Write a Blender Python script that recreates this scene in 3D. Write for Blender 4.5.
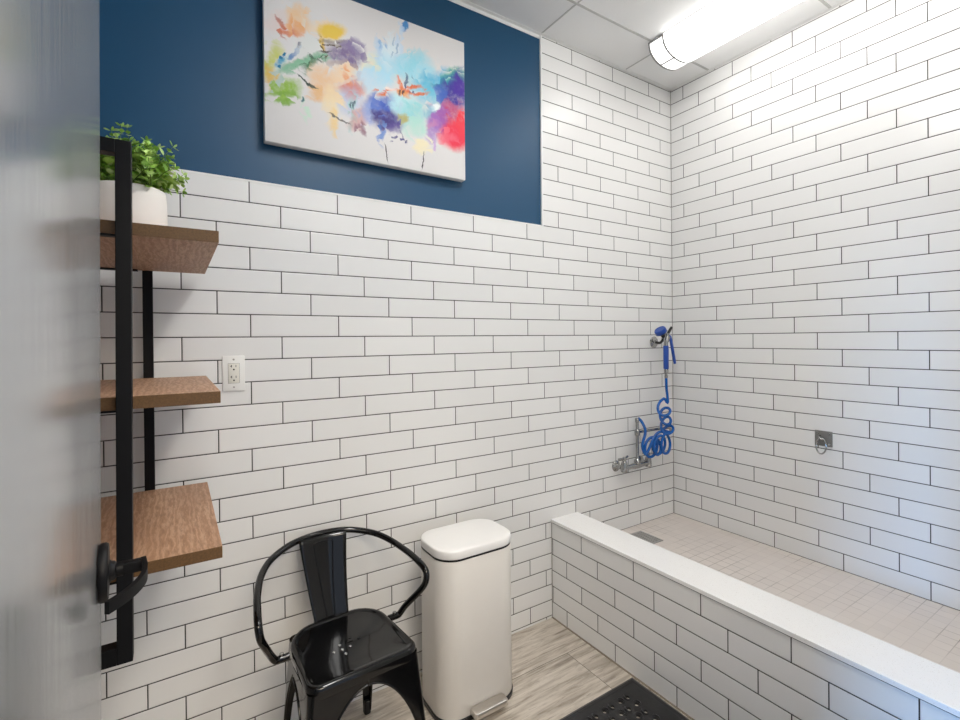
import bpy, bmesh, math, random
from mathutils import Vector, Matrix

for o in list(bpy.data.objects):
    bpy.data.objects.remove(o)
SC = bpy.context.scene
COL = SC.collection
PI = math.pi

# ---------------------------------------------------------------- camera
cam_data = bpy.data.cameras.new('camera')
cam = bpy.data.objects.new('camera', cam_data)
COL.objects.link(cam)
cam_data.sensor_fit = 'HORIZONTAL'
cam_data.sensor_width = 36.0
cam_data.lens = 36.0 * 482.17 / 960.0
cam_data.shift_x = -(489.04 - 480.0) / 960.0
cam_data.shift_y = (340.72 - 360.0) / 960.0
cam_data.clip_start = 0.01
YAW, PITCH, ROLL = 0.5781, -0.0036, -0.0096
fw = Vector((math.sin(YAW) * math.cos(PITCH), math.cos(YAW) * math.cos(PITCH), math.sin(PITCH)))
rt = Vector((math.cos(YAW), -math.sin(YAW), 0))
up = rt.cross(fw)
r2 = rt * math.cos(ROLL) + up * math.sin(ROLL)
u2 = -rt * math.sin(ROLL) + up * math.cos(ROLL)
cam.matrix_world = Matrix(((r2.x, u2.x, -fw.x, -2.577), (r2.y, u2.y, -fw.y, -1.8755),
                           (r2.z, u2.z, -fw.z, 1.4141), (0, 0, 0, 1)))
SC.camera = cam

# ---------------------------------------------------------------- world, lights, exposure
world = bpy.data.worlds.new('hall_ambient')
SC.world = world
world.use_nodes = True
world.node_tree.nodes['Background'].inputs['Color'].default_value = (0.72, 0.82, 1.0, 1)
world.node_tree.nodes['Background'].inputs['Strength'].default_value = 0.6

SC.view_settings.view_transform = 'Standard'
SC.view_settings.look = 'None'
SC.view_settings.gamma = 1.0
SC.view_settings.use_curve_mapping = False
SC.view_settings.exposure = 0.46


def area_light(name, loc, target, sx, sy, power, color):
    d = bpy.data.lights.new(name, 'AREA')
    d.shape = 'RECTANGLE'
    d.size, d.size_y = sx, sy
    d.energy = power
    d.color = color
    o = bpy.data.objects.new(name, d)
    o.location = loc
    o.rotation_euler = (Vector(target) - Vector(loc)).to_track_quat('-Z', 'Y').to_euler()
    COL.objects.link(o)
    return o


# cool daylight of a window across the hall, falling in through the doorway
HALL = area_light('hall_window_daylight', (-4.5, -2.62, 1.25), (-0.6, -1.12, 0.45), 0.35, 0.7, 4.2, (0.2, 0.5, 1.0))
HALL.data.spread = math.radians(42)
# added warm fill light from behind the doorway, stands for no known lamp
area_light('hall_warm_fill', (-2.2, -2.75, 2.6), (-1.9, -0.6, 0.6), 1.2, 0.6, 32, (1.0, 0.85, 0.65))
LAMP = 3.9        # strength of the lit lens of the long ceiling lamp over the bath
LAMP_FILL = 20.0    # lens strength of the added fill lamp, out of view

# ---------------------------------------------------------------- helpers


def srgb(h):
    v = [int(h[i:i + 2], 16) / 255 for i in (0, 2, 4)]
    return tuple((c / 12.92 if c <= 0.04045 else ((c + 0.055) / 1.055) ** 2.4) for c in v) + (1.0,)


def link_mesh(name, bm, mat=None, parent=None, smooth=False):
    me = bpy.data.meshes.new(name)
    bmesh.ops.recalc_face_normals(bm, faces=bm.faces)
    bm.to_mesh(me)
    bm.free()
    if smooth:
        for p in me.polygons:
            p.use_smooth = True
    o = bpy.data.objects.new(name, me)
    COL.objects.link(o)
    if mat:
        me.materials.append(mat)
    if parent:
        o.parent = parent
    return o


def smooth_by_angle(o, deg=35):
    me = o.data
    for p in me.polygons:
        p.use_smooth = True
    me.set_sharp_from_angle(angle=math.radians(deg))


def obj(name, bm, mat=None, parent=None, smooth=None):
    o = link_mesh(name, bm, mat, parent)
    if smooth:
        smooth_by_angle(o, smooth)
    return o


def thing(name, label, cat, loc=(0, 0, 0), rotz=0.0, group=None):
    o = bpy.data.objects.new(name, None)
    o.empty_display_size = 0.1
    COL.objects.link(o)
    o.location = loc
    o.rotation_euler = (0, 0, rotz)
    return tag(o, label, cat, group)


def tag(o, label, cat, group=None):
    o['label'] = label
    o['category'] = cat
    if group:
        o['group'] = group
    return o


def struct(o):
    o['kind'] = 'structure'
    return o


def box(bm, x0, x1, y0, y1, z0, z1, bevel=0.0, seg=2):
    vs = [bm.verts.new((x, y, z)) for x in (x0, x1) for y in (y0, y1) for z in (z0, z1)]
    fs = [(0, 1, 3, 2), (4, 6, 7, 5), (0, 4, 5, 1), (2, 3, 7, 6), (0, 2, 6, 4), (1, 5, 7, 3)]
    faces = [bm.faces.new([vs[i] for i in f]) for f in fs]
    if bevel > 0:
        es = list({e for f in faces for e in f.edges})
        bmesh.ops.bevel(bm, geom=es, offset=bevel, segments=seg, affect='EDGES', profile=0.5)
    return bm


def boxes(*bs, bevel=0.0):
    bm = bmesh.new()
    for b in bs:
        box(bm, *b, bevel=bevel)
    return bm


def frame_at(t, prev=None):
    t = t.normalized()
    a = prev if prev is not None else (Vector((0, 0, 1)) if abs(t.z) < 0.9 else Vector((1, 0, 0)))
    n = (a - t * a.dot(t))
    if n.length < 1e-6:
        n = t.orthogonal()
    n.normalize()
    return n, t.cross(n)


def catmull(pts, n=8, closed=False):
    P = [Vector(p) for p in pts]
    out = []
    N = len(P)
    rng = N if closed else N - 1
    for i in range(rng):
        if closed:
            p0, p1, p2, p3 = P[(i - 1) % N], P[i], P[(i + 1) % N], P[(i + 2) % N]
        else:
            p1, p2 = P[i], P[i + 1]
            p0 = P[i - 1] if i > 0 else p1 * 2 - p2
            p3 = P[i + 2] if i + 2 < N else p2 * 2 - p1
        for k in range(n):
            t = k / n
            out.append(0.5 * ((2 * p1) + (p2 - p0) * t + (2 * p0 - 5 * p1 + 4 * p2 - p3) * t * t
                              + (3 * p1 - p0 - 3 * p2 + p3) * t ** 3))
    if not closed:
        out.append(P[-1].copy())
    return out


def tube(bm, pts, r, seg=10, caps=True, closed=False):
    """a round tube along pts; r is a number or one radius per point"""
    P = [Vector(p) for p in pts]
    N = len(P)
    rr = r if isinstance(r, (list, tuple)) else [r] * N
    rings = []
    prev = None
    for i in range(N):
        if closed:
            t = P[(i + 1) % N] - P[i - 1]
        else:
            t = P[min(i + 1, N - 1)] - P[max(i - 1, 0)]
        n, b = frame_at(t, prev)
        prev = n
        rings.append([bm.verts.new(P[i] + (n * math.cos(2 * PI * k / seg) + b * math.sin(2 * PI * k / seg)) * rr[i])
                      for k in range(seg)])
    for i in range(N if closed else N - 1):
        a, c = rings[i], rings[(i + 1) % N]
        for k in range(seg):
            bm.faces.new((a[k], a[(k + 1) % seg], c[(k + 1) % seg], c[k]))
    if caps and not closed:
        bm.faces.new(rings[0][::-1])
        bm.faces.new(rings[-1])
    return bm


def lathe(bm, prof, origin, axis=(0, 0, 1), seg=32):
    """prof: (radius, height) pairs along axis from origin"""
    ax = Vector(axis).normalized()
    n, b = frame_at(ax)
    o = Vector(origin)
    rings = []
    for r, h in prof:
        if r < 1e-6:
            rings.append([bm.verts.new(o + ax * h)])
        else:
            rings.append([bm.verts.new(o + ax * h + (n * math.cos(2 * PI * k / seg) + b * math.sin(2 * PI * k / seg)) * r)
                          for k in range(seg)])
    for a, c in zip(rings, rings[1:]):
        for k in range(seg):
            k2 = (k + 1) % seg
            if len(a) == 1 and len(c) == 1:
                continue
            if len(a) == 1:
                bm.faces.new((a[0], c[k], c[k2]))
            elif len(c) == 1:
                bm.faces.new((a[k], a[k2], c[0]))
            else:
                bm.faces.new((a[k], a[k2], c[k2], c[k]))
    return bm


def rrect(hx, hy, r, n=8, cx=0.0, cy=0.0, rb=None):
    """rounded rectangle outline, counter-clockwise; rb = radius of the +y corners"""
    pts = []
    rb = r if rb is None else rb
    for sx, sy, a0, q in ((1, 1, 0, rb), (-1, 1, 90, rb), (-1, -1, 180, r), (1, -1, 270, r)):
        for k in range(n + 1):
            a = math.radians(a0 + 90 * k / n)
            pts.append((cx + sx * (hx - q) + q * math.cos(a), cy + sy * (hy - q) + q * math.sin(a)))
    return pts


def loft(bm, rings, cap0=True, cap1=True):
    vr = [[bm.verts.new(p) for p in ring] for ring in rings]
    n = len(vr[0])
    for a, c in zip(vr, vr[1:]):
        for k in range(n):
            bm.faces.new((a[k], a[(k + 1) % n], c[(k + 1) % n], c[k]))
    if cap0:
        bm.faces.new(vr[0][::-1])
    if cap1:
        bm.faces.new(vr[-1])
    return bm


# ---------------------------------------------------------------- materials


class NT:
    """small helper over a material's node tree"""

    def __init__(self, name):
        self.m = bpy.data.materials.new(name)
        self.m.use_nodes = True
        self.t = self.m.node_tree
        self.b = self.t.nodes['Principled BSDF']

    def n(self, kind, **kw):
        nd = self.t.nodes.new(kind)
        for k, v in kw.items():
            setattr(nd, k, v)
        return nd

    def put(self, sock, v):
        if isinstance(v, bpy.types.NodeSocket):
            self.t.links.new(v, sock)
        else:
            sock.default_value = v

    def math(self, op, a, b=0.0, c=None, clamp=False):
        nd = self.n('ShaderNodeMath', operation=op)
        nd.use_clamp = clamp
        self.put(nd.inputs[0], a)
        self.put(nd.inputs[1], b)
        if c is not None:
            self.put(nd.inputs[2], c)
        return nd.outputs[0]

    def mix(self, f, a, b):
        nd = self.n('ShaderNodeMix', data_type='RGBA')
        self.put(nd.inputs[0], f)
        self.put(nd.inputs[6], a)
        self.put(nd.inputs[7], b)
        return nd.outputs[2]

    def ramp(self, f, stops):
        nd = self.n('ShaderNodeValToRGB')
        cr = nd.color_ramp
        while len(cr.elements) < len(stops):
            cr.elements.new(0.5)
        for e, (p, c) in zip(cr.elements, stops):
            e.position = p
            e.color = c
        self.put(nd.inputs[0], f)
        return nd.outputs[0]

    def maprange(self, v, a, b, c=0.0, d=1.0, smooth=True):
        nd = self.n('ShaderNodeMapRange')
        if smooth:
            nd.interpolation_type = 'SMOOTHSTEP'
        self.put(nd.inputs['Value'], v)
        for k, x in (('From Min', a), ('From Max', b), ('To Min', c), ('To Max', d)):
            self.put(nd.inputs[k], x)
        return nd.outputs[0]

    def coords(self):
        return self.n('ShaderNodeTexCoord').outputs['Object']

    def xyz(self, v):
        nd = self.n('ShaderNodeSeparateXYZ')
        self.put(nd.inputs[0], v)
        return nd.outputs

    def noise(self, vec, scale, detail=2.0, rough=0.5, dist=0.0):
        nd = self.n('ShaderNodeTexNoise')
        self.put(nd.inputs['Vector'], vec)
        nd.inputs['Scale'].default_value = scale
        nd.inputs['Detail'].default_value = detail
        nd.inputs['Roughness'].default_value = rough
        nd.inputs['Distortion'].default_value = dist
        return nd.outputs

    def scaled(self, vec, s):
        nd = self.n('ShaderNodeVectorMath', operation='MULTIPLY')
        self.put(nd.inputs[0], vec)
        nd.inputs[1].default_value = s
        return nd.outputs[0]

    def bump(self, h, strength=0.3, dist=0.001):
        nd = self.n('ShaderNodeBump')
        nd.inputs['Strength'].default_value = strength
        nd.inputs['Distance'].default_value = dist
        self.put(nd.inputs['Height'], h)
        self.t.links.new(nd.outputs[0], self.b.inputs['Normal'])

    def set(self, color=None, rough=None, metal=None, **kw):
        if color is not None:
            self.put(self.b.inputs['Base Color'], color)
        if rough is not None:
            self.put(self.b.inputs['Roughness'], rough)
        if metal is not None:
            self.put(self.b.inputs['Metallic'], metal)
        for k, v in kw.items():
            self.put(self.b.inputs[k.replace('_', ' ')], v)
        return self.m


def plain(name, color, rough=0.5, metal=0.0, var=0.04, scale=30, rvar=0.0, **kw):
    """a plain finish with a slight procedural unevenness"""
    t = NT(name)
    c = srgb(color) if isinstance(color, str) else color
    nz = t.noise(t.coords(), scale, 3)[0]
    dark = tuple(x * (1 - var) for x in c[:3]) + (1,)
    lite = tuple(min(1, x * (1 + var)) for x in c[:3]) + (1,)
    col = t.mix(nz, dark, lite)
    r = t.maprange(nz, 0.3, 0.7, max(0.0, rough - rvar), min(1, rough + rvar)) if rvar else rough
    return t.set(col, r, metal, **kw)


def tile_mat(name, axis, sgn, u0, W, z0, H, ref_row, shift, body, grout=(0.030, 0.026, 0.023, 1), gw=0.0018, rough=0.22):
    """glazed subway tile in a one-third stagger; u runs along the wall"""
    t = NT(name)
    p = t.xyz(t.coords())
    u = t.math('DIVIDE', t.math('MULTIPLY', t.math('SUBTRACT', p[axis], u0), sgn), W)
    v = t.math('DIVIDE', t.math('SUBTRACT', p[2], z0), H)
    row = t.math('FLOOR', v)
    u = t.math('ADD', u, t.math('MULTIPLY', t.math('SUBTRACT', row, ref_row), shift))
    fu, fv = t.math('FRACT', u), t.math('FRACT', v)
    du = t.math('MULTIPLY', t.math('MINIMUM', fu, t.math('SUBTRACT', 1.0, fu)), W)
    dv = t.math('MULTIPLY', t.math('MINIMUM', fv, t.math('SUBTRACT', 1.0, fv)), H)
    d = t.math('MINIMUM', du, dv)
    mask = t.maprange(d, gw - 0.0002, gw + 0.0002, 0, 1)
    cell = t.n('ShaderNodeCombineXYZ')
    t.put(cell.inputs[0], t.math('FLOOR', u))
    t.put(cell.inputs[1], row)
    wn = t.n('ShaderNodeTexWhiteNoise', noise_dimensions='2D')
    t.put(wn.inputs['Vector'], cell.outputs[0])
    k = t.maprange(wn.outputs[0], 0, 1, 0.0, 1.0, False)
    b2 = tuple(c * 0.955 for c in body[:3]) + (1,)
    col = t.mix(mask, grout, t.mix(k, body, b2))
    ripple = t.noise(t.coords(), 9, 2)[0]
    edge = t.maprange(d, gw, gw + 0.0028, 0, 1)
    h = t.math('ADD', edge, t.math('MULTIPLY', ripple, 0.5))
    t.bump(h, 0.55, 0.0012)
    return t.set(col, t.maprange(mask, 0, 1, 0.85, rough, False))


TILE = (0.85, 0.845, 0.83, 1)
H_ROW = 0.0787
M = {}
M['tile_back'] = tile_mat('glazed_tile_back', 0, 1.0, -2.3523, 0.3066, 1.98, H_ROW, -1, 1 / 3, TILE)
M['tile_right'] = tile_mat('glazed_tile_right', 1, -1.0, -0.5972, 0.3066, 1.98, H_ROW, -9, 1 / 3, TILE)
M['tile_left'] = tile_mat('glazed_tile_left', 1, -1.0, -0.2, 0.3066, 1.98, H_ROW, -1, 1 / 3, TILE)
M['tile_front'] = tile_mat('glazed_tile_front', 0, 1.0, -2.3, 0.3066, 1.98, H_ROW, -1, 1 / 3, TILE)
M['tile_curb'] = tile_mat('glazed_tile_curb', 1, -1.0, -0.2115, 0.3072, 0.0, 0.0802, 5, 1 / 3, TILE)
M['blue'] = plain('blue_wall_paint', '0a476b', 0.42, var=0.02, scale=40)
M['white_paint'] = plain('white_wall_paint', 'e6e5e2', 0.6, var=0.02)
M['white_trim'] = plain('white_edge_trim', 'eeeeec', 0.35, var=0.02)


def ceiling_mat():
    t = NT('ceiling_panel_board')
    nz = t.noise(t.coords(), 260, 3, 0.7)[0]
    t.bump(nz, 0.12, 0.001)
    return t.set(t.mix(nz, (0.88, 0.88, 0.875, 1), (0.92, 0.92, 0.915, 1)), 0.8)


M['ceiling'] = ceiling_mat()
M['t_bar'] = plain('ceiling_grid_paint', 'c2c2c0', 0.45, var=0.02)


def plank_mat():
    """wood-look porcelain planks running along x, thin dark joints"""
    t = NT('wood_look_floor_plank')
    co = t.coords()
    p = t.xyz(co)
    PW_, PL = 0.303, 0.91
    v = t.math('DIVIDE', t.math('ADD', p[1], 0.25), PW_)
    row = t.math('FLOOR', v)
    u = t.math('ADD', t.math('DIVIDE', t.math('ADD', p[0], 1.114), PL), t.math('MULTIPLY', t.math('ADD', row, 1.0), 0.37))
    cell = t.n('ShaderNodeCombineXYZ')
    t.put(cell.inputs[0], t.math('FLOOR', u))
    t.put(cell.inputs[1], row)
    wn = t.n('ShaderNodeTexWhiteNoise', noise_dimensions='2D')
    t.put(wn.inputs['Vector'], cell.outputs[0])
    off = t.n('ShaderNodeVectorMath', operation='MULTIPLY_ADD')
    t.put(off.inputs[0], wn.outputs['Color'])
    off.inputs[1].default_value = (7, 7, 7)
    t.put(off.inputs[2], co)
    st = t.scaled(off.outputs[0], (2.6, 24.0, 1.0))
    n1 = t.noise(st, 1.6, 7, 0.62, 0.6)[0]
    n2 = t.noise(t.scaled(off.outputs[0], (5.0, 75.0, 1.0)), 2.0, 6, 0.75, 0.5)[0]
    n3 = t.noise(t.scaled(off.outputs[0], (1.4, 5.0, 1.0)), 2.0, 3, 0.5, 0.4)[0]
    base = t.ramp(n1, [(0.30, srgb('877c70')), (0.42, srgb('b0a699')), (0.54, srgb('c9c0b4')), (0.72, srgb('d6cec3'))])
    streak = t.maprange(n2, 0.53, 0.68, 0, 0.7)
    c = t.mix(streak, base, srgb('6f655b'))
    c = t.mix(t.maprange(n3, 0.56, 0.74, 0, 0.45), c, srgb('897d6e'))
    fu, fv = t.math('FRACT', u), t.math('FRACT', v)
    du = t.math('MULTIPLY', t.math('MINIMUM', fu, t.math('SUBTRACT', 1.0, fu)), PL)
    dv = t.math('MULTIPLY', t.math('MINIMUM', fv, t.math('SUBTRACT', 1.0, fv)), PW_)
    d = t.math('MINIMUM', du, dv)
    mask = t.maprange(d, 0.001, 0.0016, 0, 1)
    t.bump(t.math('ADD', t.math('MULTIPLY', n2, 0.3), mask), 0.3, 0.001)
    return t.set(t.mix(mask, srgb('5d554b'), c), 0.45)


M['plank'] = plank_mat()


def mosaic_mat():
    """two inch matte mosaic on the bath floor, joints hardly darker than the tile"""
    t = NT('taupe_mosaic_floor')
    co = t.coords()
    p = t.xyz(co)
    S = 0.0515
    u = t.math('DIVIDE', t.math('ADD', p[0], 0.004), S)
    v = t.math('DIVIDE', t.math('ADD', p[1], 0.013), S)
    fu, fv = t.math('FRACT', u), t.math('FRACT', v)
    d = t.math('MULTIPLY', t.math('MINIMUM', t.math('MINIMUM', fu, t.math('SUBTRACT', 1.0, fu)),
                                  t.math('MINIMUM', fv, t.math('SUBTRACT', 1.0, fv))), S)
    cell = t.n('ShaderNodeCombineXYZ')
    t.put(cell.inputs[0], t.math('FLOOR', u))
    t.put(cell.inputs[1], t.math('FLOOR', v))
    wn = t.n('ShaderNodeTexWhiteNoise', noise_dimensions='2D')
    t.put(wn.inputs['Vector'], cell.outputs[0])
    mask = t.maprange(d, 0.0008, 0.0018, 0, 1)
    nz = t.noise(co, 3.0, 3)[0]
    joint = t.mix(t.maprange(nz, 0.42, 0.6, 0, 1), srgb('d4cbc4'), srgb('aaa098'))
    body = t.mix(wn.outputs[0], srgb('dad1ca'), srgb('dfd6cf'))
    t.bump(mask, 0.25, 0.0008)
    return t.set(t.mix(mask, joint, body), 0.55)


M['mosaic'] = mosaic_mat()


def quartz_mat():
    t = NT('white_quartz_slab')
    co = t.coords()
    n1 = t.noise(co, 330, 2, 0.6)[0]
    n2 = t.noise(co, 120, 3, 0.6)[0]
    c = t.mix(t.maprange(n1, 0.62, 0.72, 0, 0.6), (0.92, 0.915, 0.905, 1), srgb('c8c3b9'))
    c = t.mix(t.maprange(n2, 0.64, 0.72, 0, 0.4), c, srgb('c8c3b8'))
    return t.set(c, 0.22)


M['quartz'] = quartz_mat()


def wood_mat(name, face=False):
    """rustic oak laminate, grain along y"""
    t = NT(name)
    co = t.coords()
    w = t.n('ShaderNodeTexWave', wave_type='BANDS', bands_direction='X')
    t.put(w.inputs['Vector'], t.scaled(co, (1.0, 0.16, 1.0)))
    w.inputs['Scale'].default_value = 21
    w.inputs['Distortion'].default_value = 14
    w.inputs['Detail'].default_value = 5
    w.inputs['Detail Scale'].default_value = 1.6
    w.inputs['Detail Roughness'].default_value = 0.7
    n2 = t.noise(t.scaled(co, (75, 9.0, 75)), 3.0, 6, 0.7)[0]
    n3 = t.noise(t.scaled(co, (9, 1.6, 9)), 2, 3)[0]
    if face:
        c = t.ramp(n2, [(0.3, srgb('513819')), (0.7, srgb('70502a'))])
    else:
        c = t.ramp(w.outputs['Fac'], [(0.0, srgb('a37c5e')), (0.3, srgb('b08a6c')), (0.7, srgb('b99376')), (1.0, srgb('c09c80'))])
        c = t.mix(t.maprange(n2, 0.46, 0.66, 0, 0.62), c, srgb('83604a'))
        c = t.mix(t.maprange(n3, 0.42, 0.68, 0, 0.35), c, srgb('9a7256'))
    t.bump(n2, 0.15, 0.0006)
    return t.set(c, 0.5)


M['oak'] = wood_mat('rustic_oak_board')
M['oak_edge'] = wood_mat('oak_end_band', True)
M['black_metal'] = plain('black_powder_coat', '0c0c0e', 0.5, var=0.1, scale=80, IOR=1.3)
M['black_gloss'] = plain('gloss_black_enamel', '070708', 0.10, var=0.1, scale=15, Coat_Weight=0.15, Coat_Roughness=0.05, IOR=1.42)
M['chrome'] = plain('chrome_plate', 'a9a9a8', 0.12, 1.0, var=0.03)
M['steel'] = plain('brushed_steel', 'a5a19c', 0.32, 1.0, var=0.06, scale=120)
M['dull_steel'] = plain('dull_zinc_steel', '8f8e8b', 0.5, 0.85, var=0.12, scale=160)
M['bin_body'] = plain('matte_white_steel', 'dcd8d2', 0.38, var=0.015)
M['bin_lid'] = plain('white_plastic_lid', 'f1f0ee', 0.32, var=0.01)
M['black_plastic'] = plain('black_plastic', '121214', 0.4, var=0.08)
M['pot'] = plain('matte_white_ceramic', 'e9e4de', 0.55, var=0.02)
M['outlet'] = plain('white_outlet_plastic', 'efefec', 0.3, var=0.01)
M['outlet_face'] = plain('ivory_outlet_face', 'e6e4da', 0.3, var=0.01)
M['slot'] = plain('dark_slot', '15130f', 0.7)
M['hose_blue'] = plain('blue_hose', '0f5cae', 0.2, var=0.08)
M['grip_blue'] = plain('blue_rubber_grip', '1a489f', 0.35, var=0.08)
M['soil'] = plain('dark_potting_soil', '2b231b', 0.95, var=0.3, scale=90)
M['stem'] = plain('green_stem', '5d7a33', 0.6, var=0.15)


def leaf_mat():
    t = NT('round_green_leaf')
    g = t.n('ShaderNodeNewGeometry').outputs['Random Per Island']
    c = t.ramp(g, [(0.0, srgb('6d9a32')), (0.3, srgb('8cb944')), (0.65, srgb('aed162')), (1.0, srgb('cfe697'))])
    return t.set(c, 0.42, Subsurface_Weight=0.0)


M['leaf'] = leaf_mat()


def rubber_mat():
    t = NT('black_rubber_mat')
    nz = t.noise(t.coords(), 90, 4, 0.6)[0]
    t.bump(nz, 0.25, 0.001)
    return t.set(t.mix(nz, srgb('19191b'), srgb('303032')), 0.36)


M['rubber'] = rubber_mat()


def door_mat():
    """satin grey metal door skin, faint vertical brushing"""
    t = NT('satin_grey_door_metal')
    n = t.noise(t.scaled(t.coords(), (60, 60, 1.5)), 3, 4, 0.6)[0]
    c = t.mix(n, (0.36, 0.375, 0.39, 1), (0.46, 0.475, 0.49, 1))
    return t.set(c, t.maprange(n, 0.3, 0.7, 0.2, 0.27), 0.75)


M['door'] = door_mat()


def lens_mat(name, strength):
    t = NT(name)
    nz = t.noise(t.coords(), 3, 1)[0]
    t.set((0.9, 0.9, 0.9, 1), 0.4)
    t.put(t.b.inputs['Emission Color'], t.mix(nz, (1.0, 0.985, 0.96, 1), (1.0, 0.99, 0.97, 1)))
    t.b.inputs['Emission Strength'].default_value = strength
    return t.m


M['lens'] = lens_mat('lit_lamp_lens', LAMP)
M['lens_cap'] = lens_mat('dim_lamp_cap_lens', 0.85)
M['lens_fill'] = lens_mat('lit_fill_lamp_lens', LAMP_FILL)
M['seam'] = plain('grey_lamp_seam', '8b8b89', 0.5)

# ---------------------------------------------------------------- the room
CEIL = 2.935
XL, YF = -2.95, -1.80           # left wall, wall with the doorway
BLUE_X, BLUE_Z = -1.030, 1.980  # edges of the blue painted field


def quadmesh(polys):
    bm = bmesh.new()
    for p in polys:
        bm.faces.new([bm.verts.new(v) for v in p])
    bmesh.ops.remove_doubles(bm, verts=bm.verts, dist=1e-5)
    return bm


# back wall: the masonry with the blue paint, the tiling stands 8 mm proud of it
wb = struct(obj('wall_back', boxes((XL - 0.1, 0.1, 0.008, 0.12, -0.02, CEIL + 0.05)), M['blue']))
tb = bmesh.new()
box(tb, XL, BLUE_X, 0.0, 0.0078, 0.0, BLUE_Z)
box(tb, BLUE_X, 0.0, 0.0, 0.0078, 0.0, CEIL)
tl = obj('tiling', tb, M['tile_back'], wb)
struct(obj('wall_right', boxes((0.0, 0.12, -1.95, 0.008, -0.02, CEIL + 0.05)), M['tile_right']))
wl = struct(obj('wall_left', boxes((XL - 0.12, XL - 0.008, -1.95, 0.008, -0.02, CEIL + 0.05)), M['blue']))
obj('tiling', boxes((XL - 0.0078, XL, YF, 0.0, 0.0, BLUE_Z)), M['tile_left'], wl)
# wall with the doorway the photograph looks in through
DX0, DX1, DZ = -2.640, -1.70, 2.13
wf = struct(obj('wall_front', boxes((XL - 0.12, DX0, -1.95, YF, -0.02, CEIL + 0.05), (DX1, 0.12, -1.95, YF, -0.02, CEIL + 0.05),
                                    (DX0, DX1, -1.95, YF, DZ, CEIL + 0.05)), M['white_paint']))
struct(obj('floor', boxes((XL - 0.12, 0.12, -3.4, 0.12, -0.08, 0.0)), M['plank']))
struct(obj('ceiling', boxes((XL - 0.12, 0.12, -1.95, 0.12, CEIL, CEIL + 0.06)), M['ceiling']))

# suspended ceiling grid and the angle along the walls
g = bmesh.new()
for x in (-0.42, -1.03, -1.64, -2.25, -2.86):
    box(g, x - 0.0035, x + 0.0035, YF, 0.0, CEIL - 0.0022, CEIL - 0.0002)
for y in (-0.262, -0.872, -1.482):
    box(g, XL, 0.0, y - 0.006, y + 0.006, CEIL - 0.0026, CEIL - 0.0004)
struct(obj('trim_1', g, M['t_bar']))
a = bmesh.new()
box(a, XL, BLUE_X - 0.0, -0.012, 0.008, CEIL - 0.0035, CEIL - 0.0012)
box(a, XL, BLUE_X - 0.0, 0.0045, 0.0079, CEIL - 0.020, CEIL - 0.0012)
box(a, BLUE_X, 0.0, -0.017, -0.0004, CEIL - 0.0035, CEIL - 0.0012)
box(a, -0.017, -0.0004, YF, 0.0, CEIL - 0.0035, CEIL - 0.0012)
struct(obj('trim_2', a, M['white_trim']))
# white metal edging round the tiled field
e = bmesh.new()
box(e, BLUE_X - 0.0005, BLUE_X + 0.0085, -0.0018, 0.0079, BLUE_Z - 0.003, CEIL - 0.0035)
box(e, XL, BLUE_X + 0.0085, -0.0018, 0.0079, BLUE_Z - 0.0055, BLUE_Z + 0.0005)
struct(obj('trim_3', e, M['white_trim']))

# raised bath: tiled curb, quartz cap, mosaic floor
CX0, CX1, CTOP, SZ = -0.985, -0.813, 0.4995, 0.327
struct(obj('wall_curb', boxes((CX0, CX1, YF, -0.0005, 0.0, 0.4830)), M['tile_curb']))
cap = bmesh.new()
box(cap, CX0 - 0.005, CX1 + 0.004, YF, -0.0008, 0.4833, CTOP, bevel=0.0015)
struct(obj('trim_4', cap, M['quartz']))
struct(obj('floor_bath', boxes((CX1, 0.0, YF, 0.0, 0.10, SZ)), M['mosaic']))
# pale grout line at the foot of the curb
struct(obj('trim_5', boxes((CX0 - 0.006, CX0, YF, 0, 0.0003, 0.004)), plain('beige_caulk', '8f8577', 0.8)))

# grey joint in the inside corners
cj = plain('grey_joint', '98948f', 0.8)
struct(obj('trim_6', boxes((-0.0026, -0.0002, -0.0026, -0.0002, SZ + 0.001, CEIL - 0.004)), cj))
struct(obj('trim_7', boxes((CX0 - 0.003, CX0 - 0.0002, -0.003, -0.0002, 0.004, 0.4828)), cj))

# ---------------------------------------------------------------- the open door at the left
PH, PE = Vector((DX0 + 0.008, YF + 0.004, 0)), Vector((-2.6775, -0.885, 0))
dv = (PE - PH).normalized()
LEAF = (PE - PH).length
door = bpy.data.objects.new('door_1', None)
COL.objects.link(door)
door.location = PH + Vector((-0.0098, 0, 0.002))
door.rotation_euler = (0.0075, 0, math.atan2(dv.y, dv.x))
struct(door)
# local: x from the hinge to the free edge, -y out of the face the photograph sees
lf = bmesh.new()
box(lf, 0.0, LEAF, 0.0, 0.044, 0.008, 2.11, bevel=0.002)
obj('door_leaf', lf, M['door'], door, 40)
hx, hz = LEAF - 0.070, 1.068
hd = bmesh.new()
lathe(hd, [(0, 0.001), (0.041, 0.001), (0.0425, 0.004), (0.0425, 0.0095), (0.040, 0.0125), (0.017, 0.0135), (0.0145, 0.016),
           (0.0135, 0.020), (0.0105, 0.022), (0.0105, 0.030)], (hx, 0, hz), (0, -1, 0), 40)
hdl = obj('door_handle', hd, M['black_metal'], door, 40)
lv = bmesh.new()
box(lv, hx - 0.0078, hx + 0.0078, -0.0580, -0.022, hz - 0.0085, hz + 0.0085, bevel=0.0015)
path = catmull([(hx + 0.0075, -0.0552, 0), (hx - 0.026, -0.0570, 0), (hx - 0.056, -0.0545, 0), (hx - 0.085, -0.0445, 0), (hx - 0.108, -0.031, 0), (hx - 0.127, -0.0155, 0)], 6)
rings = []
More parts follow.
